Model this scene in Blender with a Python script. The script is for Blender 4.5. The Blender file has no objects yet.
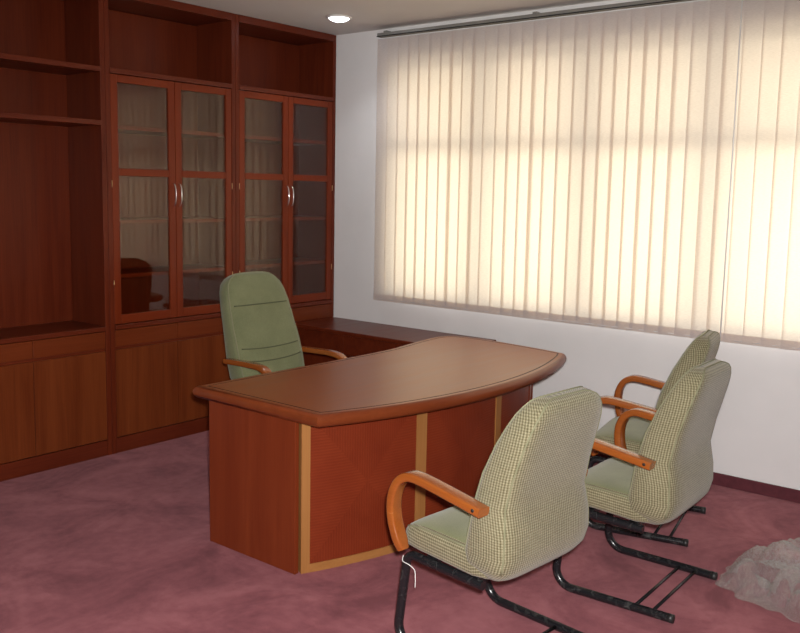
import bpy, bmesh, math, random
from mathutils import Vector, Matrix
random.seed(7)
S = bpy.context.scene
COL = S.collection
PI = math.pi

# ------------------------------------------------------------------ materials
def new_mat(name):
    m = bpy.data.materials.new(name); m.use_nodes = True
    nt = m.node_tree; nt.nodes.clear()
    out = nt.nodes.new('ShaderNodeOutputMaterial')
    return m, nt, out

def N(nt, t, **kw):
    n = nt.nodes.new(t)
    for k, v in kw.items():
        if k.startswith('i_'):
            key = k[2:]
            key = int(key) if key.isdigit() else key.replace('_', ' ')
            n.inputs[key].default_value = v
        else:
            setattr(n, k, v)
    return n

def principled(nt, out, base=None, rough=.5, spec=.5, metal=0., coat=0.):
    b = N(nt, 'ShaderNodeBsdfPrincipled')
    if base is not None: b.inputs['Base Color'].default_value = (*base, 1)
    b.inputs['Roughness'].default_value = rough
    b.inputs['Specular IOR Level'].default_value = spec
    b.inputs['Metallic'].default_value = metal
    b.inputs['Coat Weight'].default_value = coat
    b.inputs['Coat Roughness'].default_value = .22
    nt.links.new(b.outputs[0], out.inputs[0])
    return b

def ramp(nt, fac, stops):
    r = N(nt, 'ShaderNodeValToRGB')
    el = r.color_ramp.elements
    while len(el) < len(stops): el.new(.5)
    for e, (p, c) in zip(el, stops):
        e.position = p; e.color = (*c, 1)
    nt.links.new(fac, r.inputs[0])
    return r.outputs[0]

def math_node(nt, op, a, b=None, c=None):
    n = N(nt, 'ShaderNodeMath', operation=op)
    for i, v in enumerate((a, b, c)):
        if v is None: continue
        if isinstance(v, (int, float)): n.inputs[i].default_value = v
        else: nt.links.new(v, n.inputs[i])
    return n.outputs[0]

def plain(name, base, rough=.5, spec=.5, metal=0., coat=0., noise=.0, nscale=20.):
    m, nt, out = new_mat(name)
    b = principled(nt, out, base, rough, spec, metal, coat)
    if noise:
        tc = N(nt, 'ShaderNodeTexCoord')
        no = N(nt, 'ShaderNodeTexNoise', i_Scale=nscale, i_Detail=5.)
        nt.links.new(tc.outputs['Object'], no.inputs['Vector'])
        lo = tuple(c * (1 - noise) for c in base); hi = tuple(min(1, c * (1 + noise)) for c in base)
        nt.links.new(ramp(nt, no.outputs['Fac'], [(.3, lo), (.7, hi)]), b.inputs['Base Color'])
    return m

def wood(name, dark, light, axis='z', rough=.34, coat=.0, scale=1., spec=.38):
    """veneer: long soft grain running along the given axis"""
    m, nt, out = new_mat(name)
    b = principled(nt, out, None, rough, spec, 0, coat)
    tc = N(nt, 'ShaderNodeTexCoord')
    mp = N(nt, 'ShaderNodeMapping')
    s = [9. * scale] * 3; s['xyz'.index(axis)] = .55 * scale
    mp.inputs['Scale'].default_value = s
    nt.links.new(tc.outputs['Object'], mp.inputs['Vector'])
    n1 = N(nt, 'ShaderNodeTexNoise', i_Scale=1.6, i_Detail=6., i_Roughness=.6, i_Distortion=.5)
    nt.links.new(mp.outputs[0], n1.inputs['Vector'])
    mp2 = N(nt, 'ShaderNodeMapping')
    s2 = [170. * scale] * 3; s2['xyz'.index(axis)] = 3. * scale
    mp2.inputs['Scale'].default_value = s2
    nt.links.new(tc.outputs['Object'], mp2.inputs['Vector'])
    n2 = N(nt, 'ShaderNodeTexNoise', i_Scale=1., i_Detail=2.)
    nt.links.new(mp2.outputs[0], n2.inputs['Vector'])
    f = math_node(nt, 'ADD', math_node(nt, 'MULTIPLY', n1.outputs['Fac'], .7), math_node(nt, 'MULTIPLY', n2.outputs['Fac'], .3))
    mid = tuple((a + c) / 2 for a, c in zip(dark, light))
    nt.links.new(ramp(nt, f, [(.3, dark), (.5, mid), (.72, light)]), b.inputs['Base Color'])
    r = math_node(nt, 'MULTIPLY_ADD', n1.outputs['Fac'], .16, rough - .08)
    nt.links.new(r, b.inputs['Roughness'])
    return m

def ribbed_panel(name, dark, light):
    """four book-matched triangles of ribbed veneer; UV runs from -1 to 1 over each panel"""
    m, nt, out = new_mat(name)
    b = principled(nt, out, None, .4, .22)
    uv = N(nt, 'ShaderNodeUVMap', uv_map='panel')
    sp = N(nt, 'ShaderNodeSeparateXYZ'); nt.links.new(uv.outputs[0], sp.inputs[0])
    u, v = sp.outputs[0], sp.outputs[1]
    sel = math_node(nt, 'GREATER_THAN', math_node(nt, 'ABSOLUTE', u), math_node(nt, 'ABSOLUTE', v))
    su = math_node(nt, 'MULTIPLY', u, .28); sv = math_node(nt, 'MULTIPLY', v, .32)
    along = math_node(nt, 'ADD', math_node(nt, 'MULTIPLY', sel, sv),
                      math_node(nt, 'MULTIPLY', math_node(nt, 'SUBTRACT', 1., sel), su))
    rib = math_node(nt, 'MULTIPLY_ADD', math_node(nt, 'SINE', math_node(nt, 'MULTIPLY', along, 2 * PI / .0125)), .5, .5)
    tc = N(nt, 'ShaderNodeTexCoord')
    no = N(nt, 'ShaderNodeTexNoise', i_Scale=7., i_Detail=5.)
    nt.links.new(tc.outputs['Object'], no.inputs['Vector'])
    f = math_node(nt, 'ADD', math_node(nt, 'MULTIPLY', rib, .2), math_node(nt, 'MULTIPLY', no.outputs['Fac'], .55))
    f = math_node(nt, 'ADD', f, math_node(nt, 'MULTIPLY', sel, .1))
    nt.links.new(ramp(nt, f, [(.15, dark), (.75, light)]), b.inputs['Base Color'])
    bp = N(nt, 'ShaderNodeBump', i_Strength=.15, i_Distance=.002)
    nt.links.new(rib, bp.inputs['Height']); nt.links.new(bp.outputs[0], b.inputs['Normal'])
    return m

def tweed(name, c_dark, c_mid, c_light):
    """small houndstooth-like weave of ribs"""
    m, nt, out = new_mat(name)
    b = principled(nt, out, None, .9, .15)
    b.inputs['Sheen Weight'].default_value = .25
    tc = N(nt, 'ShaderNodeTexCoord')
    uv = N(nt, 'ShaderNodeUVMap', uv_map='weave')
    sp = N(nt, 'ShaderNodeSeparateXYZ'); nt.links.new(uv.outputs[0], sp.inputs[0])
    s, z = sp.outputs[0], sp.outputs[1]
    a = math_node(nt, 'MULTIPLY_ADD', math_node(nt, 'SINE', math_node(nt, 'MULTIPLY', s, 2 * PI / .0105)), .5, .5)
    c = math_node(nt, 'MULTIPLY_ADD', math_node(nt, 'SINE', math_node(nt, 'MULTIPLY', z, 2 * PI / .0085)), .5, .5)
    no = N(nt, 'ShaderNodeTexNoise', i_Scale=160., i_Detail=3.)
    nt.links.new(tc.outputs['Object'], no.inputs['Vector'])
    big = N(nt, 'ShaderNodeTexNoise', i_Scale=5., i_Detail=3.)
    nt.links.new(tc.outputs['Object'], big.inputs['Vector'])
    f = math_node(nt, 'ADD', math_node(nt, 'MULTIPLY', a, .38), math_node(nt, 'MULTIPLY', c, .20))
    f = math_node(nt, 'ADD', f, math_node(nt, 'MULTIPLY', no.outputs['Fac'], .42))
    f = math_node(nt, 'ADD', f, math_node(nt, 'MULTIPLY_ADD', big.outputs['Fac'], .24, -.12))
    nt.links.new(ramp(nt, f, [(.22, c_dark), (.5, c_mid), (.85, c_light)]), b.inputs['Base Color'])
    bp = N(nt, 'ShaderNodeBump', i_Strength=.3, i_Distance=.002)
    nt.links.new(math_node(nt, 'ADD', a, c), bp.inputs['Height']); nt.links.new(bp.outputs[0], b.inputs['Normal'])
    return m

def velour(name, c1, c2):
    m, nt, out = new_mat(name)
    b = principled(nt, out, None, .9, .12)
    b.inputs['Sheen Weight'].default_value = .3
    tc = N(nt, 'ShaderNodeTexCoord')
    n1 = N(nt, 'ShaderNodeTexNoise', i_Scale=9., i_Detail=6.)
    n2 = N(nt, 'ShaderNodeTexNoise', i_Scale=240., i_Detail=2.)
    for n in (n1, n2): nt.links.new(tc.outputs['Object'], n.inputs['Vector'])
    f = math_node(nt, 'ADD', math_node(nt, 'MULTIPLY', n1.outputs['Fac'], .5), math_node(nt, 'MULTIPLY', n2.outputs['Fac'], .5))
    nt.links.new(ramp(nt, f, [(.3, c1), (.7, c2)]), b.inputs['Base Color'])
    bp = N(nt, 'ShaderNodeBump', i_Strength=.2, i_Distance=.002)
    nt.links.new(n2.outputs['Fac'], bp.inputs['Height']); nt.links.new(bp.outputs[0], b.inputs['Normal'])
    return m

def carpet_mat():
    m, nt, out = new_mat('rose_carpet')
    b = principled(nt, out, None, .95, .08)
    b.inputs['Sheen Weight'].default_value = .08
    tc = N(nt, 'ShaderNodeTexCoord')
    n1 = N(nt, 'ShaderNodeTexNoise', i_Scale=2.2, i_Detail=6., i_Roughness=.6, i_Distortion=1.2)
    n3 = N(nt, 'ShaderNodeTexNoise', i_Scale=22., i_Detail=4.)
    n2 = N(nt, 'ShaderNodeTexNoise', i_Scale=260., i_Detail=2.)
    for n in (n1, n2, n3): nt.links.new(tc.outputs['Object'], n.inputs['Vector'])
    f = math_node(nt, 'ADD', math_node(nt, 'MULTIPLY', n1.outputs['Fac'], .66), math_node(nt, 'MULTIPLY', n2.outputs['Fac'], .17))
    f = math_node(nt, 'ADD', f, math_node(nt, 'MULTIPLY', n3.outputs['Fac'], .17))
    nt.links.new(ramp(nt, f, [(.38, (.205, .057, .071)), (.5, (.300, .092, .110)), (.62, (.395, .135, .155))]), b.inputs['Base Color'])
    bp = N(nt, 'ShaderNodeBump', i_Strength=.5, i_Distance=.006)
    nt.links.new(f, bp.inputs['Height']); nt.links.new(bp.outputs[0], b.inputs['Normal'])
    return m

def glass_mat(name, tint=(.93, .93, .93), ior=1.52):
    """thin clear pane: passes light straight through, mirrors by Fresnel"""
    m, nt, out = new_mat(name)
    t = N(nt, 'ShaderNodeBsdfTransparent'); t.inputs[0].default_value = (*tint, 1)
    g = N(nt, 'ShaderNodeBsdfGlossy'); g.inputs['Roughness'].default_value = 0.
    fr = N(nt, 'ShaderNodeFresnel')
    ge = N(nt, 'ShaderNodeNewGeometry')   # same strength of mirror on both faces of the sheet
    nt.links.new(math_node(nt, 'MULTIPLY_ADD', ge.outputs['Backfacing'], 1 / ior - ior, ior), fr.inputs[0])
    mx = N(nt, 'ShaderNodeMixShader')
    nt.links.new(fr.outputs[0], mx.inputs[0]); nt.links.new(t.outputs[0], mx.inputs[1]); nt.links.new(g.outputs[0], mx.inputs[2])
    nt.links.new(mx.outputs[0], out.inputs[0])
    return m

def blind_mat():
    m, nt, out = new_mat('cream_blind_fabric')
    tc = N(nt, 'ShaderNodeTexCoord')
    mp = N(nt, 'ShaderNodeMapping'); mp.inputs['Scale'].default_value = (60, 60, 420)
    nt.links.new(tc.outputs['Object'], mp.inputs['Vector'])
    no = N(nt, 'ShaderNodeTexNoise', i_Scale=1., i_Detail=2.); nt.links.new(mp.outputs[0], no.inputs['Vector'])
    d = N(nt, 'ShaderNodeBsdfDiffuse'); t = N(nt, 'ShaderNodeBsdfTranslucent')
    nt.links.new(ramp(nt, no.outputs['Fac'], [(.3, (.74, .715, .755)), (.7, (.82, .795, .835))]), d.inputs[0])
    nt.links.new(ramp(nt, no.outputs['Fac'], [(.3, (.80, .665, .475)), (.7, (.88, .745, .55))]), t.inputs[0])
    mx = N(nt, 'ShaderNodeMixShader', i_0=.5)
    nt.links.new(d.outputs[0], mx.inputs[1]); nt.links.new(t.outputs[0], mx.inputs[2]); nt.links.new(mx.outputs[0], out.inputs[0])
    return m

def plastic_film():
    m, nt, out = new_mat('clear_plastic_film')
    t = N(nt, 'ShaderNodeBsdfTransparent'); t.inputs[0].default_value = (.93, .93, .92, 1)
    g = N(nt, 'ShaderNodeBsdfGlossy'); g.inputs['Roughness'].default_value = .13
    tc = N(nt, 'ShaderNodeTexCoord'); no = N(nt, 'ShaderNodeTexNoise', i_Scale=26., i_Detail=5., i_Distortion=1.5)
    nt.links.new(tc.outputs['Object'], no.inputs['Vector'])
    bp = N(nt, 'ShaderNodeBump', i_Strength=1., i_Distance=.03)
    nt.links.new(no.outputs['Fac'], bp.inputs['Height']); nt.links.new(bp.outputs[0], g.inputs['Normal'])
    g.inputs['Color'].default_value = (.9, .9, .9, 1)
    d = N(nt, 'ShaderNodeBsdfDiffuse'); d.inputs[0].default_value = (.8, .8, .77, 1)
    lw = N(nt, 'ShaderNodeLayerWeight', i_Blend=.4)
    m1 = N(nt, 'ShaderNodeMixShader')
    nt.links.new(math_node(nt, 'MULTIPLY_ADD', lw.outputs['Facing'], .26, .07), m1.inputs[0])
    nt.links.new(t.outputs[0], m1.inputs[1]); nt.links.new(d.outputs[0], m1.inputs[2])
    m2 = N(nt, 'ShaderNodeMixShader', i_0=.14)
    nt.links.new(m1.outputs[0], m2.inputs[1]); nt.links.new(g.outputs[0], m2.inputs[2]); nt.links.new(m2.outputs[0], out.inputs[0])
    return m

def emission(name, col, strength):
    m, nt, out = new_mat(name)
    e = N(nt, 'ShaderNodeEmission'); e.inputs[0].default_value = (*col, 1); e.inputs[1].default_value = strength
    nt.links.new(e.outputs[0], out.inputs[0])
    return m

def streaked(name):
    """black lacquer with scraps of packing film, their glints painted in grey"""
    m, nt, out = new_mat(name)
    b = principled(nt, out, None, .25, .5)
    tc = N(nt, 'ShaderNodeTexCoord')
    no = N(nt, 'ShaderNodeTexNoise', i_Scale=34., i_Detail=4., i_Distortion=1.)
    nt.links.new(tc.outputs['Object'], no.inputs['Vector'])
    nt.links.new(ramp(nt, no.outputs['Fac'], [(.56, (.011, .011, .013)), (.66, (.035, .035, .035)), (.76, (.08, .08, .08))]), b.inputs['Base Color'])  # grey tones stand in for glints off the film
    return m

CAB_D, CAB_L = (.078, .0105, .0042), (.150, .026, .0085)
M = dict(
    cab_z=wood('mahogany_upright', CAB_D, CAB_L, 'z', spec=.18),
    cab_x=wood('mahogany_long', CAB_D, CAB_L, 'x', spec=.25),
    cab_door=wood('mahogany_cupboard', (.105, .0195, .0055), (.185, .043, .011), 'z', spec=.18),
    cab_draw=wood('mahogany_drawer', (.105, .0175, .0052), (.185, .038, .010), 'x', spec=.18),
    frame_z=wood('door_frame_upright', (.128, .017, .0045), (.198, .032, .008), 'z', spec=.2),
    frame_x=wood('door_frame_rail', (.128, .017, .0045), (.198, .032, .008), 'x', spec=.2),
    desk_top=wood('desktop_veneer', (.275, .077, .022), (.36, .112, .034), 'x', rough=.36, coat=.12),
    desk_edge=wood('desktop_edge', (.14, .027, .0075), (.205, .045, .012), 'x', rough=.33, coat=.05),
    desk_z=wood('desk_panel_veneer', (.142, .022, .007), (.21, .039, .0115), 'z', spec=.22),
    desk_rib=ribbed_panel('desk_ribbed_veneer', (.145, .019, .0065), (.23, .037, .012)),
    inlay=plain('dark_groove', (.05, .015, .006), .5),
    strip=wood('light_strip', (.30, .125, .036), (.41, .185, .058), 'z'),
    strip_x=wood('light_rail', (.30, .125, .036), (.41, .185, .058), 'x'),
    arm=wood('orange_bentwood', (.25, .060, .010), (.35, .098, .017), 'y', rough=.25, coat=.6),
    tweed=tweed('green_tweed', (.098, .084, .044), (.210, .186, .108), (.365, .335, .220)),
    velour=velour('sage_velour', (.160, .170, .076), (.235, .245, .120)),
    velour_dimmed=velour('exec_velour', (.135, .150, .074), (.215, .230, .122)),  # velour colour darkened to stand in for weaker flash this far back
    piping=plain('green_piping', (.22, .215, .125), .85),
    seam_fold=plain('dark_seam_fold', (.09, .095, .05), .9),
    black=streaked('black_tube'),
    black_plastic=plain('black_plastic', (.02, .02, .02), .45),
    chrome=plain('chrome', (.75, .73, .70), .2, .5, 1.),
    brass=plain('brass', (.75, .58, .30), .3, .5, 1.),
    alu=plain('grey_rail', (.30, .30, .28), .4, .5, .4),
    white_plastic=plain('white_plastic', (.85, .84, .82), .4),
    wall=plain('white_paint', (.79, .78, .775), .75, .3, noise=.03, nscale=3.),
    ceiling=plain('ceiling_paint', (.70, .68, .66), .85, .2, noise=.03, nscale=2.),
    base=plain('maroon_skirting', (.105, .026, .034), .7, .2, noise=.15, nscale=30.),
    carpet=carpet_mat(),
    glass=glass_mat('cabinet_glass', (.88, .80, .71), 1.5),
    window_glass=glass_mat('window_glass', (.95, .96, .95)),
    window_frame=plain('window_aluminium', (.32, .28, .24), .45, .5, .2),
    blind=blind_mat(),
    film=plastic_film(),
    lamp=emission('lamp_diffuser', (.88, .92, 1.), 14.),
    weave_dark=plain('dark_rubber', (.01, .01, .01), .6),
)

# ------------------------------------------------------------------ mesh helpers
class MB:
    def __init__(s): s.v, s.f, s.m, s.sm = [], [], [], []
    def add(s, verts, faces, mi=0, smooth=False):
        o = len(s.v); s.v += [tuple(p) for p in verts]
        for f in faces:
            s.f.append([i + o for i in f]); s.m.append(mi); s.sm.append(smooth)
        return s
    def box(s, x0, x1, y0, y1, z0, z1, mi=0):
        v = [(x, y, z) for z in (z0, z1) for y in (y0, y1) for x in (x0, x1)]
        return s.add(v, [(0, 2, 3, 1), (4, 5, 7, 6), (0, 1, 5, 4), (2, 6, 7, 3), (0, 4, 6, 2), (1, 3, 7, 5)], mi)
    def loft(s, rings, mi=0, smooth=True, cap=True, closed=True):
        n = len(rings[0]); v = [p for r in rings for p in r]; f = []
        for i in range(len(rings) - 1):
            for j in range(n if closed else n - 1):
                k = (j + 1) % n
                f.append((i * n + j, i * n + k, (i + 1) * n + k, (i + 1) * n + j))
        if cap and closed:
            f.append(tuple(range(n))[::-1]); f.append(tuple((len(rings) - 1) * n + j for j in range(n)))
        return s.add(v, f, mi, smooth)
    def sweep(s, path, section, up=Vector((0, 0, 1)), mi=0, smooth=True, cap=True):
        """section: list of (a, b); a along side vector, b along normal"""
        P = [Vector(p) for p in path]; rings = []; nprev = None
        for i, p in enumerate(P):
            t = (P[min(i + 1, len(P) - 1)] - P[max(i - 1, 0)]).normalized()
            if nprev is None:
                n = up - t * up.dot(t)
                if n.length < 1e-4: n = Vector((0, 1, 0)) - t * t.y
                n.normalize()
            else:
                n = nprev - t * nprev.dot(t); n.normalize()
            nprev = n; sd = t.cross(n)
            sec = section(i / (len(P) - 1)) if callable(section) else section
            rings.append([p + sd * a + n * b for a, b in sec])
        return s.loft(rings, mi, smooth, cap)
    def tube(s, path, r, n=12, mi=0):
        return s.sweep(path, [(r * math.cos(2 * PI * k / n), r * math.sin(2 * PI * k / n)) for k in range(n)], mi=mi)
    def cyl(s, c, r, h, n=24, mi=0, axis='z'):
        rings = []
        for d in (0, h):
            ring = []
            for k in range(n):
                a = 2 * PI * k / n; x, y = r * math.cos(a), r * math.sin(a)
                ring.append({'z': (c[0] + x, c[1] + y, c[2] + d), 'x': (c[0] + d, c[1] + x, c[2] + y), 'y': (c[0] + x, c[1] + d, c[2] + y)}[axis])
            rings.append(ring)
        return s.loft(rings, mi, True, True)
    def lathe(s, prof, c=(0, 0, 0), n=32, mi=0):
        rings = [[(c[0] + r * math.cos(2 * PI * k / n), c[1] + r * math.sin(2 * PI * k / n), c[2] + z) for k in range(n)] for r, z in prof]
        return s.loft(rings, mi, True, True)
    def build(s, name, mats, parent=None, bevel=0., seg=2, subsurf=0, autosmooth=None):
        me = bpy.data.meshes.new(name)
        me.from_pydata(s.v, [], s.f)
        if not isinstance(mats, (list, tuple)): mats = [mats]
        for m in mats: me.materials.append(m)
        me.polygons.foreach_set('material_index', s.m)
        me.polygons.foreach_set('use_smooth', s.sm)
        bm = bmesh.new(); bm.from_mesh(me)
        bmesh.ops.recalc_face_normals(bm, faces=bm.faces); bm.to_mesh(me); bm.free()
        if autosmooth is not None:
            me.set_sharp_from_angle(angle=math.radians(autosmooth))
        me.update()
        o = bpy.data.objects.new(name, me); COL.objects.link(o)
        if parent: o.parent = parent
        if bevel:
            b = o.modifiers.new('bevel', 'BEVEL'); b.width = bevel; b.segments = seg; b.limit_method = 'ANGLE'; b.angle_limit = math.radians(40)
        if subsurf:
            q = o.modifiers.new('sub', 'SUBSURF'); q.levels = subsurf; q.render_levels = subsurf
        return o

def box(name, mat, parent, x0, x1, y0, y1, z0, z1, bevel=.002):
    return MB().box(x0, x1, y0, y1, z0, z1).build(name, mat, parent, bevel)

def thing(name, label, cat, loc=(0, 0, 0), rz=0., group=None):
    o = bpy.data.objects.new(name, None); COL.objects.link(o)
    o.empty_display_size = .1
    o.location = loc; o.rotation_euler = (0, 0, rz)
    o['label'] = label; o['category'] = cat
    if group: o['group'] = group
    return o

def tag(o, label, cat, group=None):
    o['label'] = label; o['category'] = cat
    if group: o['group'] = group
    return o

def struct(o): o['kind'] = 'structure'; return o

def copy_tree(o, parent=None):
    c = o.copy(); COL.objects.link(c)
    if parent: c.parent = parent
    for ch in list(o.children): copy_tree(ch, c)
    return c

def rounded(path, radii, n=7):
    """polyline with filleted corners"""
    P = [Vector(p) for p in path]; out = [P[0]]
    for i in range(1, len(P) - 1):
        r = radii[i - 1]; a, b, c = P[i - 1], P[i], P[i + 1]
        d1 = (a - b).normalized(); d2 = (c - b).normalized()
        ang = d1.angle(d2); L = r / math.tan(ang / 2)
        p0, p1 = b + d1 * L, b + d2 * L
        ctr = b + (d1 + d2).normalized() * (r / math.sin(ang / 2))
        v0, v1 = p0 - ctr, p1 - ctr; th = v0.angle(v1)
        for k in range(n + 1):
            q = k / n
            out.append(ctr + (v0 * math.sin((1 - q) * th) + v1 * math.sin(q * th)) / math.sin(th))
    out.append(P[-1]); return out

def catmull(pts, n=6):
    P = [Vector(p) for p in pts]; P = [2 * P[0] - P[1]] + P + [2 * P[-1] - P[-2]]; out = []
    for i in range(1, len(P) - 2):
        for k in range(n):
            t = k / n; a, b, c, d = P[i - 1:i + 3]
            out.append(.5 * ((2 * b) + (c - a) * t + (2 * a - 5 * b + 4 * c - d) * t * t + (3 * b - a - 3 * c + d) * t ** 3))
    out.append(P[-2]); return out

def rrect(w, h, r, n=4):
    out = []
    for cx, cy, a0 in ((w - r, h - r, 0), (-w + r, h - r, 90), (-w + r, -h + r, 180), (w - r, -h + r, 270)):
        for k in range(n + 1):
            a = math.radians(a0 + 90 * k / n); out.append((cx + r * math.cos(a), cy + r * math.sin(a)))
    return out

def interp(tab, t):
    for (a, *va), (b, *vb) in zip(tab, tab[1:]):
        if t <= b:
            k = (t - a) / (b - a); k = k * k * (3 - 2 * k) * .35 + k * .65
            return [x + (y - x) * k for x, y in zip(va, vb)]
    return list(tab[-1][1:])

# ------------------------------------------------------------------ room shell
RX, RY, H = -6.4, -6.3, 2.7
WY0, WY1, WZ0, WZ1 = -.56, -4.25, .875, 2.44       # window opening
struct(MB().box(RX, .24, RY, .6, -.06, 0).build('floor', M['carpet']))
struct(MB().box(RX, .24, RY, .6, H, H + .1).build('ceiling', M['ceiling']))
w = MB()
w.box(0, .24, RY, .6, 0, WZ0); w.box(0, .24, RY, .6, WZ1, H)
w.box(0, .24, WY0, .6, WZ0, WZ1); w.box(0, .24, RY, WY1, WZ0, WZ1)
struct(w.build('wall_right', M['wall']))
struct(MB().box(RX, 0, .38, .6, 0, H).build('wall_back', M['wall']))
struct(MB().box(RX - .1, RX, RY, .6, 0, H).build('wall_left', M['wall']))
struct(MB().box(RX, .24, RY - .1, RY, 0, H).build('wall_front', M['wall']))
struct(MB().box(-.014, 0, RY, -1.46, 0, .068).build('baseboard_right', M['base'], bevel=.003))

# window behind the blinds: aluminium frame, mullions, transom, panes
fr = MB()
def bar(y0, y1, z0, z1, x0=.09, x1=.15): fr.box(x0, x1, min(y0, y1), max(y0, y1), z0, z1)
bar(WY0, WY1, WZ0, WZ0 + .05); bar(WY0, WY1, WZ1 - .05, WZ1)
bar(WY0, WY0 - .05, WZ0, WZ1); bar(WY1, WY1 + .05, WZ0, WZ1)
for y in (-1.31, -2.05, -2.80, -3.6): bar(y - .038, y + .038, WZ0, WZ1, .05, .11)
bar(WY0, WY1, 1.89, 1.96, .08, .112)
win = struct(fr.build('window_1', M['window_frame'], bevel=.004))
win.name = 'window_1'
struct(MB().box(.24, 1.15, WY1 - .3, WY0 + .3, 2.47, 2.57).build('added_shade_slab_1', M['wall']))   # unseen slab, added outside to darken the top of the blinds
pane = MB().box(.114, .118, WY1 + .03, WY0 - .03, WZ0 + .03, WZ1 - .03).build('window_pane', M['window_glass'], win)

# ------------------------------------------------------------------ vertical blinds
def vertical_blind(y_left, n, pitch, label, angles, top=2.622, bot=.815, railed=True):
    y_right = y_left - n * pitch
    t = thing('vertical_blind', label, 'window blind', (-.062, (y_left + y_right) / 2, bot), 0, 'vertical blinds over the window')
    ox, oy, oz = t.location
    r = MB().box(-.024, .024, y_right - oy, y_left - oy, top - oz + .012, top - oz + .038)
    r.build('head_rail', M['alu'], t, .004)
    gr = MB().box(-.027, -.0245, y_right - oy, y_left - oy, top - oz + .012, top - oz + .018)
    gr.build('rail_groove', M['weave_dark'], t)
    for k in range(3):
        yb = y_left - oy - .07 - (y_left - y_right - .14) * k / 2.
        MB().box(-.02, .06, yb - .015, yb + .015, top - oz + .038, top - oz + .05).build('bracket', M['alu'], t, .002)
    for k in range(n):
        yc = y_left - pitch * (k + .5) - oy + (random.uniform(-.006, .006) if 0 < k < n - 1 else 0)
        a = math.radians(angles(k))
        m = MB(); hw = .0545; cols = 5; ring = []
        for z in (0, top - bot):
            row = []
            for c in range(cols):
                u = -hw + 2 * hw * c / (cols - 1)
                bow = .0035 * (1 - (u / hw) ** 2)
                x, y = -bow, u
                row.append((x * math.cos(a) - y * math.sin(a), x * math.sin(a) + y * math.cos(a) + yc, z))
            ring.append(row)
        m.loft(ring, closed=False, cap=False)
        # hem with its weight, doubled cloth
        for d in (-.002, .002):
            hem = [[(p[0] + d - .0, p[1], p[2]) for p in ring[0]], [(p[0] + d, p[1], .048) for p in ring[0]]]
            m.loft(hem, closed=False, cap=False)
        m.build('vane', M['blind'], t)
    # linking chain along the hems
    ch = MB().tube([(-.004, y_left - oy - .03, .012), (-.004, y_right - oy + .03, .012)], .0015, 6)
    ch.build('link_chain', M['white_plastic'], t)
    return t
def ang_main(k): return 2.5 + 2.2 * math.sin(k * .55 + .6) + random.uniform(-1.6, 1.6)
def ang_side(k): return 5 + random.uniform(-1.5, 1.5)
b1 = vertical_blind(-.455, 28, .0885, 'wide cream vertical blind glowing over the white wall, nearest the bookcases', ang_main)
cord = MB()
cord.tube([(-.035, -1.235, 1.80), (-.036, -1.236, 1.0), (-.036, -1.232, .01)], .004, 6)
cord.build('control_cord', M['white_plastic'], b1)
b2 = vertical_blind(-2.938, 13, .099, 'second cream vertical blind at the right edge, beyond the white control cord', ang_side)

# ------------------------------------------------------------------ ceiling downlight
dl = thing('ceiling_downlight', 'round recessed ceiling downlight glowing white above the bookcase corner', 'ceiling light', (-.498, -.484, H))
MB().lathe([(.066, -.004), (.070, -.012), (.082, -.010), (.084, 0), (.068, 0)]).build('trim_ring', M['white_plastic'], dl)
MB().lathe([(.067, -.003), (.062, -.014), (.045, -.024), (.02, -.030), (.003, -.031)]).build('diffuser', M['lamp'], dl)

# ------------------------------------------------------------------ built-in bookcases
D = .365
def bookcase_carcass(t, x0, x1):
    """parts shared by each bay; local x from 0, y from 0 (front)"""
    W = x1 - x0; T = .03
    box('side_panel', M['cab_z'], t, 0, T, 0, D, 0, H - .002); box('side_panel', M['cab_z'], t, W - T, W, 0, D, 0, H - .002)
    box('back_panel', M['cab_z'], t, T, W - T, D - .018, D, .1, H - .05)
    box('top_board', M['cab_x'], t, T, W - T, -.004, D, 2.652, H - .002)
    box('plinth', M['cab_x'], t, T, W - T, .004, .024, .0, .092)
    box('worktop', M['cab_x'], t, T, W - T, -.008, D - .018, .746, .774, .004)
    g = .0025; mid = W / 2
    for a, b in ((T + g, mid - g / 2), (mid + g / 2, W - T - g)):
        box('drawer', M['cab_draw'], t, a, b, .001, .021, .645, .742)
        box('cupboard_door', M['cab_door'], t, a, b, .001, .021, .098, .626)
    box('rail', M['cab_x'], t, T, W - T, .006, .03, .626, .645)

def glazed_door(t, a, b, z0, z1, hinge_left):
    d = bpy.data.objects.new('door', None); COL.objects.link(d); d.parent = t; d.location = (a, 0, z0)
    w, h = b - a, z1 - z0; st = .047
    for xa, xb in ((0, st), (w - st, w)): MB().box(xa, xb, .001, .022, 0, h).build('stile', M['frame_z'], d, .003)
    for za, zb in ((0, .055), (h - .045, h), (.868, .912)): MB().box(st, w - st, .001, .022, za, zb).build('rail', M['frame_x'], d, .003)
    for za, zb in ((.055, .868), (.912, h - .045)):
        MB().box(st - .004, w - st + .004, .010, .014, za - .004, zb + .004).build('glass_pane', M['glass'], d)
    hx = w - .02 if hinge_left else .02
    zc = 1.54 - z0
    hp = catmull([(hx, .002, zc - .07), (hx, -.018, zc - .06), (hx, -.028, zc - .03), (hx, -.031, zc), (hx, -.028, zc + .03), (hx, -.018, zc + .06), (hx, .002, zc + .07)], 4)
    MB().tube(hp, .0042, 8).build('handle', M['chrome'], d)
    hx = -.002 if hinge_left else w + .002
    for zz in (1.60 - z0, 1.02 - z0):
        MB().cyl((hx, -.001, zz - .02), .0025, .04, 8).build('hinge', M['brass'], d)

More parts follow.
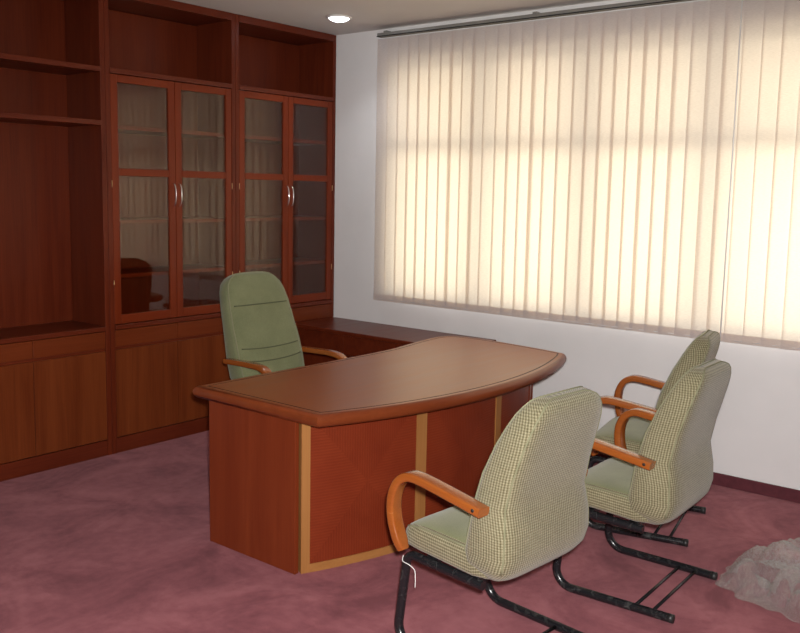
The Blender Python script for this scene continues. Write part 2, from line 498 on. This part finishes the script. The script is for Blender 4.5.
def glazed_bookcase(x0, x1, label):
    t = thing('glazed_bookcase', label, 'bookcase', (x0, 0, 0), 0, 'built-in mahogany bookcases')
    bookcase_carcass(t, x0, x1)
    W = x1 - x0; T = .03
    box('shelf', M['cab_x'], t, T, W - T, -.003, D - .018, 2.226, 2.254)
    for z in (1.915, 1.365, 1.045):
        box('shelf', M['frame_x'], t, T, W - T, .035, D - .018, z, z + .024)
    mid = W / 2
    glazed_door(t, T + .002, mid - .0015, .778, 2.222, True)
    glazed_door(t, mid + .0015, W - T - .002, .778, 2.222, False)
    return t

glazed_bookcase(-.954, -.004, 'tall mahogany bookcase with paired glass doors, against the white wall corner')
glazed_bookcase(-1.910, -.956, 'tall mahogany bookcase with paired glass doors, beside the open shelving')
ob = thing('open_bookcase', 'tall open-shelved mahogany bookcase without glass doors, cut by the left edge', 'bookcase', (-2.870, 0, 0), 0, 'built-in mahogany bookcases')
bookcase_carcass(ob, -2.870, -1.912)
for z in (2.226, 1.928):
    box('shelf', M['cab_x'], ob, .03, .928, -.003, D - .018, z, z + .028)

# ------------------------------------------------------------------ executive desk
DC, DR = Vector((-1.4208, -.0211)), 2.3759
def arc_pt(x, R): return Vector((x, DC.y - math.sqrt(R * R - (x - DC.x) ** 2)))
def offset(poly, d):
    n = len(poly); out = []
    for i in range(n):
        a, b, c = poly[i - 1], poly[i], poly[(i + 1) % n]
        e1 = (b - a).normalized(); e2 = (c - b).normalized()
        n1 = Vector((e1.y, -e1.x)); n2 = Vector((e2.y, -e2.x))
        k = (n1 + n2); k = k / max(.35, k.length_squared) * 2
        out.append(b + k * d * 1.0)
    return out
# outline of the flat top, counter-clockwise
top = [Vector((-2.412, -1.452))]
x = -2.412
front = [arc_pt(-2.412 + (1.80) * k / 40, DR) for k in range(41)]     # to x = -.612
top += front
top += [Vector(p) for p in catmull([(-.575, -2.238, 0), (-.545, -2.225, 0), (-.525, -2.18, 0), (-.49, -1.98, 0), (-.463, -1.726, 0), (-.462, -1.60, 0), (-.478, -1.47, 0), (-.53, -1.42, 0), (-.60, -1.404, 0), (-.72, -1.412, 0), (-.86, -1.432, 0), (-1.0, -1.456, 0), (-1.13, -1.472, 0), (-1.30, -1.476, 0)], 4)]
top = [Vector((p.x, p.y)) for p in top]
top += [Vector((-1.6, -1.474)), Vector((-2.0, -1.462))]
desk = thing('executive_desk', 'large bow-fronted mahogany executive desk with inlaid brown top', 'desk', (-1.42, -1.9, 0))
DL = Vector((-1.42, -1.9, 0))
def loc3(p, z): return (p.x - DL.x, p.y - DL.y, z)
m = MB()
prof = [(-.03, .668), (.006, .668), (.015, .674), (.020, .684), (.022, .694), (.020, .704), (.015, .713), (.008, .719), (.0, .7205)]
rings = [[loc3(p, z) for p in offset(top, d)] for d, z in prof]
m.loft(rings, 1, True, cap=False)
g0 = offset(top, 0); g1 = offset(top, -.020); g2 = offset(top, -.028)
m.loft([[loc3(p, .7205) for p in g0], [loc3(p, .7205) for p in g1]], 0, False, cap=False)
m.loft([[loc3(p, .7205) for p in g1], [loc3(p, .7185) for p in offset(top, -.0215)], [loc3(p, .7185) for p in offset(top, -.0268)], [loc3(p, .7205) for p in g2]], 2, False, cap=False)
m.add([loc3(p, .7205) for p in g2], [tuple(range(len(top)))], 0)
m.add([loc3(p, .668) for p in offset(top, -.03)], [tuple(range(len(top)))[::-1]], 1)
m.build('desktop', [M['desk_top'], M['desk_edge'], M['inlay']], desk, autosmooth=50)
PR = DR - .17
def dbox(name, mat, *a, **k): 
    return box(name, mat, desk, a[0] - DL.x, a[1] - DL.x, a[2] - DL.y, a[3] - DL.y, a[4], a[5], **k)
def arc_block(name, mat, xa, xb, z0, z1, R0, R1, n=14, uv=False):
    mb = MB(); ou = [arc_pt(xa + (xb - xa) * k / n, R0) for k in range(n + 1)]
    inn = [p + (DC - p).normalized() * (R0 - R1) for p in ou]
    ring = lambda z: [loc3(p, z) for p in ou] + [loc3(p, z) for p in inn[::-1]]
    mb.loft([ring(z0), ring(z1)], 0, False)
    o = mb.build(name, mat, desk)
    if uv:
        me = o.data; L = me.uv_layers.new(name='panel')
        for lp in me.loops:
            co = me.vertices[lp.vertex_index].co
            L.data[lp.index].uv = (2 * ((co.x + DL.x) - xa) / (xb - xa) - 1, 2 * (co.z - z0) / (z1 - z0) - 1)
    return o
posts = [(-2.350, -2.315), (-1.801, -1.742), (-1.188, -1.130), (-.652, -.612)]
dbox('end_panel', M['desk_z'], -2.373, -2.351, arc_pt(-2.364, PR).y + .004, -1.465, 0, .668)
dbox('end_panel', M['desk_z'], -.612, -.580, arc_pt(-.612, PR).y + .004, -1.56, 0, .668)
for a, b in posts:
    arc_block('post', M['strip'] if a < -.7 else M['desk_z'], a, b, 0, .668, PR + .003, PR - .03, 5)
for (a, b), (c, d) in zip(posts, posts[1:]):
    arc_block('modesty_panel', M['desk_rib'], b, c, .036, .668, PR - .002, PR - .022, uv=True)
    arc_block('bottom_rail', M['strip_x'], b, c, 0, .036, PR + .003, PR - .03)
# drawer pedestals at the sitter's side
for x0, x1 in ((-2.349, -1.98), (-1.0, -.614)):
    dbox('pedestal', M['desk_z'], x0, x1, -1.96, -1.52, .03, .666)
    for z0, z1 in ((.05, .33), (.335, .49), (.495, .65)):
        dr = dbox('drawer', M['desk_z'], x0 + .006, x1 - .006, -1.519, -1.50, z0, z1)
        xm = (x0 + x1) / 2 - DL.x; zm = (z0 + z1) / 2
        MB().tube([(xm - .05, .4, zm), (xm - .05, .42, zm), (xm + .05, .42, zm), (xm + .05, .4, zm)], .004, 8).build('handle', M['chrome'], dr)

# side return against the window wall
rt = thing('desk_return', 'low mahogany side return running along the white wall behind the desk', 'desk return', (-.235, -.73, 0))
def rbox(name, mat, *a, parent=rt, **k): return box(name, mat, parent, a[0] + .235, a[1] + .235, a[2] + .73, a[3] + .73, a[4], a[5], **k)
rbox('return_top', M['cab_x'], -.468, -.004, -1.452, -.012, .612, .640, bevel=.006)
rbox('end_panel', M['cab_z'], -.44, -.03, -1.43, -1.40, 0, .612)
rbox('end_panel', M['cab_z'], -.44, -.03, -.05, -.02, 0, .612)
rbox('back_panel', M['cab_z'], -.04, -.02, -1.40, -.05, .0, .612)
rbox('plinth', M['cab_x'], -.42, -.05, -1.40, -.05, 0, .07)
for y0, y1 in ((-1.398, -.952), (-.948, -.502), (-.498, -.052)):
    rbox('cupboard_door', M['cab_z'], -.44, -.422, y0, y1, .075, .47)
    rbox('drawer', M['cab_x'], -.44, -.422, y0, y1, .475, .608)

# ------------------------------------------------------------------ chairs
def superring(w, y0, y1, z, tilt=0., n=36, e=5., w0=0.):
    """rounded-box ring in the xy plane"""
    cy, hy = (y0 + y1) / 2, (y1 - y0) / 2; out = []
    for k in range(n):
        a = 2 * PI * k / n; c, s = math.cos(a), math.sin(a)
        x = w * math.copysign(abs(c) ** (2 / e), c); y = hy * math.copysign(abs(s) ** (2 / e), s)
        out.append((x, cy + y, z + tilt * y))
    return out

def weave_uv(o, rings, axis, n=36, start=27):
    """cloth coordinates in metres: u runs round the cushion from the middle of its rear, v along the loft axis"""
    rows = []
    for rg in rings:
        P = [Vector(p) for p in rg]; u = [0.] * (n + 1)
        for k in range(0, n // 2): u[n // 2 + k + 1] = u[n // 2 + k] + (P[(start + k + 1) % n] - P[(start + k) % n]).length
        tot = 0.
        out = {}
        for k in range(0, n // 2 + 1): out[k] = u[n // 2 + k]
        for k in range(1, n // 2 + 1):
            tot += (P[(start - k) % n] - P[(start - k + 1) % n]).length; out[-k] = -tot
        rows.append(out)
    me = o.data; L = me.uv_layers.new(name='weave'); h = n // 2
    for p in me.polygons:
        ks = [((me.loops[l].vertex_index % n) - start + h) % n - h for l in p.loop_indices]
        wrap = max(ks) - min(ks) > h
        for l, k in zip(p.loop_indices, ks):
            vi = me.loops[l].vertex_index
            if wrap and k < 0: k += n
            k = min(k, h)
            L.data[l].uv = (rows[vi // n][k], me.vertices[vi].co[axis])

def cushion_back(name, t, tab, zs, mats, seams=()):
    """tab rows: z, halfwidth, rear y, front y;  front faces +y"""
    rings = []
    for z in zs:
        w, r, f, tl = interp(tab, z)
        rings.append(superring(w, r, f, z, tl))
    mb = MB(); mb.loft(rings, 0, True)
    # front faces carry the plain velour
    n = 36
    nf = 0
    for i, f in enumerate(mb.f):
        if len(f) == 4:
            j = min(q % n for q in f); js = {q % n for q in f}
            if all(4 <= q <= 14 for q in js): mb.m[i] = 1
    o = mb.build(name, mats, t)
    weave_uv(o, rings, 2)
    return o, rings

def piping_from(rings, idx, name, mat, parent, r=.0035):
    pts = [rg[idx] for rg in rings]
    return MB().tube(pts, r, 6).build(name, mat, parent)

def piping_loop(rings, i, j, mat, parent, r):
    pts = [rg[i] for rg in rings] + [rg[j] for rg in rings[::-1]]
    return MB().tube(pts, r, 6).build('piping', mat, parent)

def bent_arm(t, side, path, mat, w=.0275, h=.0155):
    """flat bentwood strip sweeping in a plane of constant x"""
    P = catmull([(side * p[2], p[0], p[1]) for p in path], 6)
    def sec(u):
        k = 1 - .35 * max(0, (u - .9) / .1) ** 2
        return rrect(w * k, h, .008, 3)
    o = MB().sweep(P, sec, up=Vector((0, 0, 1))).build('armrest', mat, t, autosmooth=60)
    return o

def visitor_chair(label):
    t = thing('visitor_chair', label, 'chair', group='visitor chairs facing the desk')
    tab = [(.346, .17, -.085, .02, .25), (.354, .205, -.135, .0, .2), (.372, .232, -.172, -.005, .12), (.398, .250, -.194, -.0, .06), (.44, .256, -.206, -.0, 0),
           (.51, .252, -.203, -.012, 0), (.60, .238, -.188, -.025, 0), (.70, .232, -.208, -.052, 0), (.80, .222, -.236, -.096, 0),
           (.86, .210, -.252, -.130, .06), (.90, .194, -.260, -.154, .12), (.925, .175, -.262, -.172, .16), (.942, .154, -.258, -.186, .2), (.951, .128, -.250, -.198, .2), (.956, .095, -.24, -.208, .2)]
    zs = [.346, .349, .354, .362, .372, .384, .398, .415, .44, .47, .51, .55, .60, .65, .70, .75, .80, .83, .86, .88, .90, .914, .925, .934, .942, .948, .952, .956]
    bk, rings = cushion_back('backrest', t, tab, zs, [M['tweed'], M['velour']])
    piping_loop(rings[4:], 15, 3, M['piping'], bk, .0035)
    piping_loop(rings[6:], 21, 33, M['piping'], bk, .003)
    # seat cushion: loft front to back
    st = []
    for y, w, zt, zb in [(.262, .19, .425, .395), (.258, .222, .437, .377), (.245, .240, .448, .366), (.225, .247, .456, .361), (.18, .249, .462, .356), (.10, .249, .463, .351), (.02, .248, .459, .345), (-.05, .246, .455, .339), (-.10, .235, .45, .342), (-.13, .2, .44, .36)]:
        cz, hz = (zt + zb) / 2, (zt - zb) / 2; ring = []
        for k in range(36):
            a = 2 * PI * k / 36; c, s = math.cos(a), math.sin(a); e = 5
            ring.append((w * math.copysign(abs(c) ** (2 / e), c), y, cz + hz * math.copysign(abs(s) ** (2 / e), s)))
        st.append(ring)
    sb = MB().loft(st, 0, True)
    for i, f in enumerate(sb.f):
        if len(f) == 4 and all(4 <= q % 36 <= 14 for q in f): sb.m[i] = 1
    seat = sb.build('seat', [M['tweed'], M['velour']], t)
    weave_uv(seat, st, 1)
    for idx in (3, 15): piping_from(st[1:8], idx, 'piping', M['piping'], seat)
    for s in (-1, 1):
        arm = bent_arm(t, s, [(-.128, .600, .281), (-.06, .612, .281), (.06, .632, .282), (.14, .644, .284), (.185, .643, .286), (.222, .622, .289), (.246, .58, .291), (.253, .53, .293), (.246, .475, .293), (.228, .425, .292), (.207, .380, .290)], M['arm'])
        MB().cyl((s * .31, -.105, .606), .006, .004, 10, axis='x').build('bolt', M['weave_dark'], arm)
        path = [(s * .205, -.075, .318), (s * .226, .246, .338), (s * .252, .268, .018), (s * .243, -.215, .018)]
        fp = rounded(path, [.035, .07], 8)
        fo = MB().tube(fp, .0165, 14).build('frame_tube', M['black'], t, autosmooth=50)
        MB().cyl((s * .243, -.226, .018), .0172, .02, 14, axis='y').build('end_cap', M['black_plastic'], fo)
    MB().tube([(-.243, -.07, .02), (.243, -.07, .02)], .0065, 10).build('crossbar', M['black'], t)
    MB().tube([(-.243, -.14, .02), (.243, -.14, .02)], .0065, 10).build('crossbar', M['black'], t)
    MB().box(-.215, .215, .13, .17, .326, .349).build('seat_bracket', M['black'], t, .003)
    MB().box(-.215, .215, -.05, -.01, .312, .336).build('seat_bracket', M['black'], t, .003)
    return t
cA = visitor_chair('nearest green tweed visitor chair with its back to the viewer, in front of the desk')
poses = [((-2.313, -2.982, 0), -.095, None),
         ((-1.501, -3.147, 0), .022, 'green tweed visitor chair in the middle of the three, hiding most of the farthest'),
         ((-.787, -2.872, 0), .194, 'farthest green visitor chair, by the white wall, mostly hidden by the chair before it')]
for i, (loc, rz, lab) in enumerate(poses):
    c = cA if i == 0 else copy_tree(cA)
    c.location = loc; c.rotation_euler = (0, 0, rz)
    if lab: c['label'] = lab
    if i == 0: first = c
# torn packing tie still hanging from the nearest chair's frame
tie = MB().tube(catmull([(-.246, .248, .335), (-.262, .236, .322), (-.262, .208, .318), (-.25, .191, .30), (-.25, .186, .27), (-.247, .189, .235)], 5), (.0014), 6)
tie.build('packing_tie', M['white_plastic'], first)

# executive chair behind the desk
ex = thing('executive_chair', 'high-backed green executive chair with wooden arms, behind the desk', 'chair', (-1.385, -.945, 0), math.radians(179))
tab = [(.44, .19, -.20, -.06, 0), (.47, .225, -.225, -.07, 0), (.53, .245, -.245, -.09, 0), (.62, .252, -.262, -.118, 0), (.72, .250, -.28, -.15, 0), (.82, .244, -.302, -.19, 0), (.92, .236, -.33, -.225, 0),
       (1.0, .222, -.355, -.258, .06), (1.04, .205, -.365, -.28, .1), (1.07, .175, -.368, -.298, .15), (1.088, .14, -.362, -.31, .2), (1.097, .10, -.352, -.322, .2), (1.10, .06, -.345, -.328, .2)]
zs = [.44, .455, .47, .50, .53, .57, .62, .67, .72, .77, .795, .82, .87, .905, .935, .95, .965, 1.0, 1.02, 1.04, 1.055, 1.07, 1.08, 1.088, 1.093, 1.097, 1.10]
bk, rings = cushion_back('backrest', ex, tab, zs, [M['velour_dimmed'], M['velour_dimmed']])
piping_loop(rings[2:], 15, 3, M['piping'], bk, .004)
piping_loop(rings[2:], 21, 33, M['piping'], bk, .004)
def seam_fold(zc, sag):
    w, r, f, tl = interp(tab, zc)
    pts = []
    for x in [(-.97 + 1.94 * k / 16) * (w - .03) for k in range(17)]:
        z = zc + sag * (1 - (x / w) ** 2); wz, rz, fz, _ = interp(tab, z)
        hy = (fz - rz) / 2
        pts.append((x, (fz + rz) / 2 + hy * (1 - min(.999, abs(x) / wz) ** 5) ** .2 + .0005, z))
    return MB().tube(pts, .0035, 6).build('seam_fold', M['seam_fold'], bk)
seam_fold(.928, .0); seam_fold(.70, -.014); seam_fold(.635, -.02)  # first is a seam; lower two are folds, crease shade as dark strips
st = []
for y, w, zt, zb in [(.255, .20, .435, .40), (.25, .23, .455, .385), (.22, .25, .475, .375), (.10, .257, .485, .37), (-.05, .255, .478, .37), (-.15, .24, .47, .375), (-.17, .2, .46, .39)]:
    cz, hz = (zt + zb) / 2, (zt - zb) / 2
    st.append([(w * math.copysign(abs(math.cos(a)) ** .4, math.cos(a)), y, cz + hz * math.copysign(abs(math.sin(a)) ** .4, math.sin(a))) for a in [2 * PI * k / 36 for k in range(36)]])
MB().loft(st, 0, True).build('seat', M['velour_dimmed'], ex)
for s in (-1, 1):
    bent_arm(ex, s, [(-.20, .632, .277), (-.12, .635, .280), (-.02, .638, .283), (.07, .638, .286), (.13, .626, .289), (.17, .592, .292), (.188, .54, .293), (.182, .48, .293), (.15, .42, .288), (.12, .39, .272)], M['arm'], .026, .014)
MB().cyl((0, 0, .12), .028, .25, 20).build('gas_column', M['black'], ex)
MB().box(-.12, .12, -.12, .12, .345, .372).build('tilt_plate', M['black'], ex, .004)
for k in range(5):
    a = 2 * PI * k / 5 + .3; d = Vector((math.cos(a), math.sin(a), 0))
    lg = MB().sweep([d * .0 + Vector((0, 0, .115)), d * .15 + Vector((0, 0, .105)), d * .285 + Vector((0, 0, .08))], lambda u: rrect(.028 - .01 * u, .018 - .006 * u, .006, 3)).build('base_leg', M['black'], ex)
    q = d * .285; sd = Vector((-d.y, d.x, 0))
    cs = MB()
    for e in (-.022, .006):
        ring = []
        for off in (0, .016):
            cc = q + sd * (e + off) + Vector((0, 0, .028))
            ring.append([tuple(cc + d * (.028 * math.cos(2 * PI * i / 18)) + Vector((0, 0, .028 * math.sin(2 * PI * i / 18)))) for i in range(18)])
        cs.loft(ring, 0, True)
    cs.tube([q + Vector((0, 0, .03)), q + Vector((0, 0, .09))], .007, 8)
    cs.build('caster', M['black_plastic'], lg, autosmooth=40)

# ------------------------------------------------------------------ crumpled plastic sheet on the carpet
from mathutils import noise as NZ
def crumpled(R, hgt, seed, n=120, mrings=60):
    """a loose wad of clear film: overlapping rounded billows with pinched valleys"""
    rnd = random.Random(seed); mb = MB(); v = []; f = []
    bumps = []
    for k in range(26):
        a = rnd.uniform(0, 2 * PI); d = R * math.sqrt(rnd.uniform(0, 1)) * .82
        w = rnd.uniform(.045, .10)
        bumps.append((d * math.cos(a), d * math.sin(a), w, rnd.uniform(.35, 1.) * (1 - .45 * d / R) * hgt))
    for i in range(mrings + 1):
        q = i / mrings
        for j in range(n):
            a = 2 * PI * j / n; dx, dy = math.cos(a), math.sin(a)
            lobes = 1 + .22 * NZ.noise(Vector((dx * 1.4, dy * 1.4, seed))) + .15 * NZ.noise(Vector((dx * 4., dy * 4., seed + 4)))
            x, y = R * q * lobes * dx, R * q * lobes * dy
            wv = NZ.noise_vector(Vector((x * 9, y * 9, seed)))
            px, py = x + wv.x * .03, y + wv.y * .03
            z = 0.
            for bx, by, w, h in bumps:
                r2 = ((px - bx) ** 2 + (py - by) ** 2) / (w * w)
                if r2 < 1: z = max(z, h * math.sqrt(1 - r2) ** .8)
            edge = max(0, 1 - q ** 5)
            cre = abs(NZ.noise(Vector((x * 22, y * 22, seed + 7)))) * .022 + abs(NZ.noise(Vector((x * 48, y * 48, seed + 9)))) * .010
            z = (z + cre) * edge + .004
            v.append((x + wv.x * .012 * edge, y + wv.y * .012 * edge, z))
    for i in range(mrings):
        for j in range(n):
            k = (j + 1) % n
            f.append((i * n + j, i * n + k, (i + 1) * n + k, (i + 1) * n + j))
    mb.add(v, f, 0, True)
    return mb
pl = crumpled(.31, .225, 5)
o = pl.build('plastic_sheet', M['film'], None, autosmooth=28)
o.location = (-1.135, -3.69, 0)
tag(o, 'crumpled clear plastic sheet lying on the carpet at the lower right', 'plastic sheet')

# ------------------------------------------------------------------ light
wd = bpy.data.worlds.new('sky'); S.world = wd; wd.use_nodes = True
nt = wd.node_tree; nt.nodes.clear()
wo = N(nt, 'ShaderNodeOutputWorld'); bg = N(nt, 'ShaderNodeBackground')
tc = N(nt, 'ShaderNodeTexCoord'); sp = N(nt, 'ShaderNodeSeparateXYZ'); nt.links.new(tc.outputs['Generated'], sp.inputs[0])
cr = ramp(nt, math_node(nt, 'MULTIPLY_ADD', sp.outputs[2], .5, .5), [(.42, (.50, .47, .42)), (.55, (1.0, .95, .88)), (.85, (.85, .88, .92))])
nt.links.new(cr, bg.inputs[0]); bg.inputs[1].default_value = 6.4
nt.links.new(bg.outputs[0], wo.inputs[0])
def lamp(name, typ, loc, energy, col=(1, 1, 1), target=None, **k):
    l = bpy.data.lights.new(name, typ); l.energy = energy; l.color = col
    for a, b in k.items(): setattr(l, a, b)
    o = bpy.data.objects.new(name, l); COL.objects.link(o); o.location = loc
    if target is not None:
        o.rotation_euler = (Vector(target) - Vector(loc)).to_track_quat('-Z', 'Y').to_euler()
    return o
pt = lamp('daylight_portal', 'AREA', (.26, (WY0 + WY1) / 2, (WZ0 + WZ1) / 2), 1, target=(-3, (WY0 + WY1) / 2, (WZ0 + WZ1) / 2), shape='RECTANGLE', size=WZ1 - WZ0, size_y=WY0 - WY1)
pt.data.size, pt.data.size_y = (WY0 - WY1), (WZ1 - WZ0)
pt.data.cycles.is_portal = True
lamp('downlight', 'SPOT', (-.498, -.484, H - .04), 14, (.95, .97, 1.), (-.498, -.484, 0), spot_size=math.radians(120), spot_blend=.8, shadow_soft_size=.06)

# ------------------------------------------------------------------ camera (calibrated from the room's vanishing lines)
cam = bpy.data.cameras.new('camera'); co = bpy.data.objects.new('camera', cam); COL.objects.link(co)
cam.sensor_width = 36; cam.sensor_fit = 'HORIZONTAL'; cam.lens = 891.15 / 800 * 36
cam.shift_y = -16.5 / 800; cam.clip_start = .05
r = Vector((.62875877, -.77737179, .01885527)); u = Vector((.08309894, .09128226, .99235181)); f = Vector((.77314745, .62238305, -.12199329))
CP = Vector((-4.86436, -4.55021, 1.59267))
co.matrix_world = Matrix(((r.x, u.x, -f.x, CP.x), (r.y, u.y, -f.y, CP.y), (r.z, u.z, -f.z, CP.z), (0, 0, 0, 1)))
S.camera = co
# the camera's own flash
lamp('camera_flash', 'SPOT', CP + u * .07 + r * .03, 640, (1, .98, .955), CP + f * 5 - u * .75, spot_size=math.radians(94), spot_blend=.8, shadow_soft_size=.03)

S.view_settings.view_transform = 'Standard'; S.view_settings.look = 'None'
S.view_settings.exposure = 0; S.view_settings.gamma = 1; S.view_settings.use_curve_mapping = False
S.cycles.use_denoising = True
S.cycles.max_bounces = 10; S.cycles.transparent_max_bounces = 16
S.cycles.caustics_reflective = False; S.cycles.caustics_refractive = False
S.cycles.sample_clamp_indirect = 6
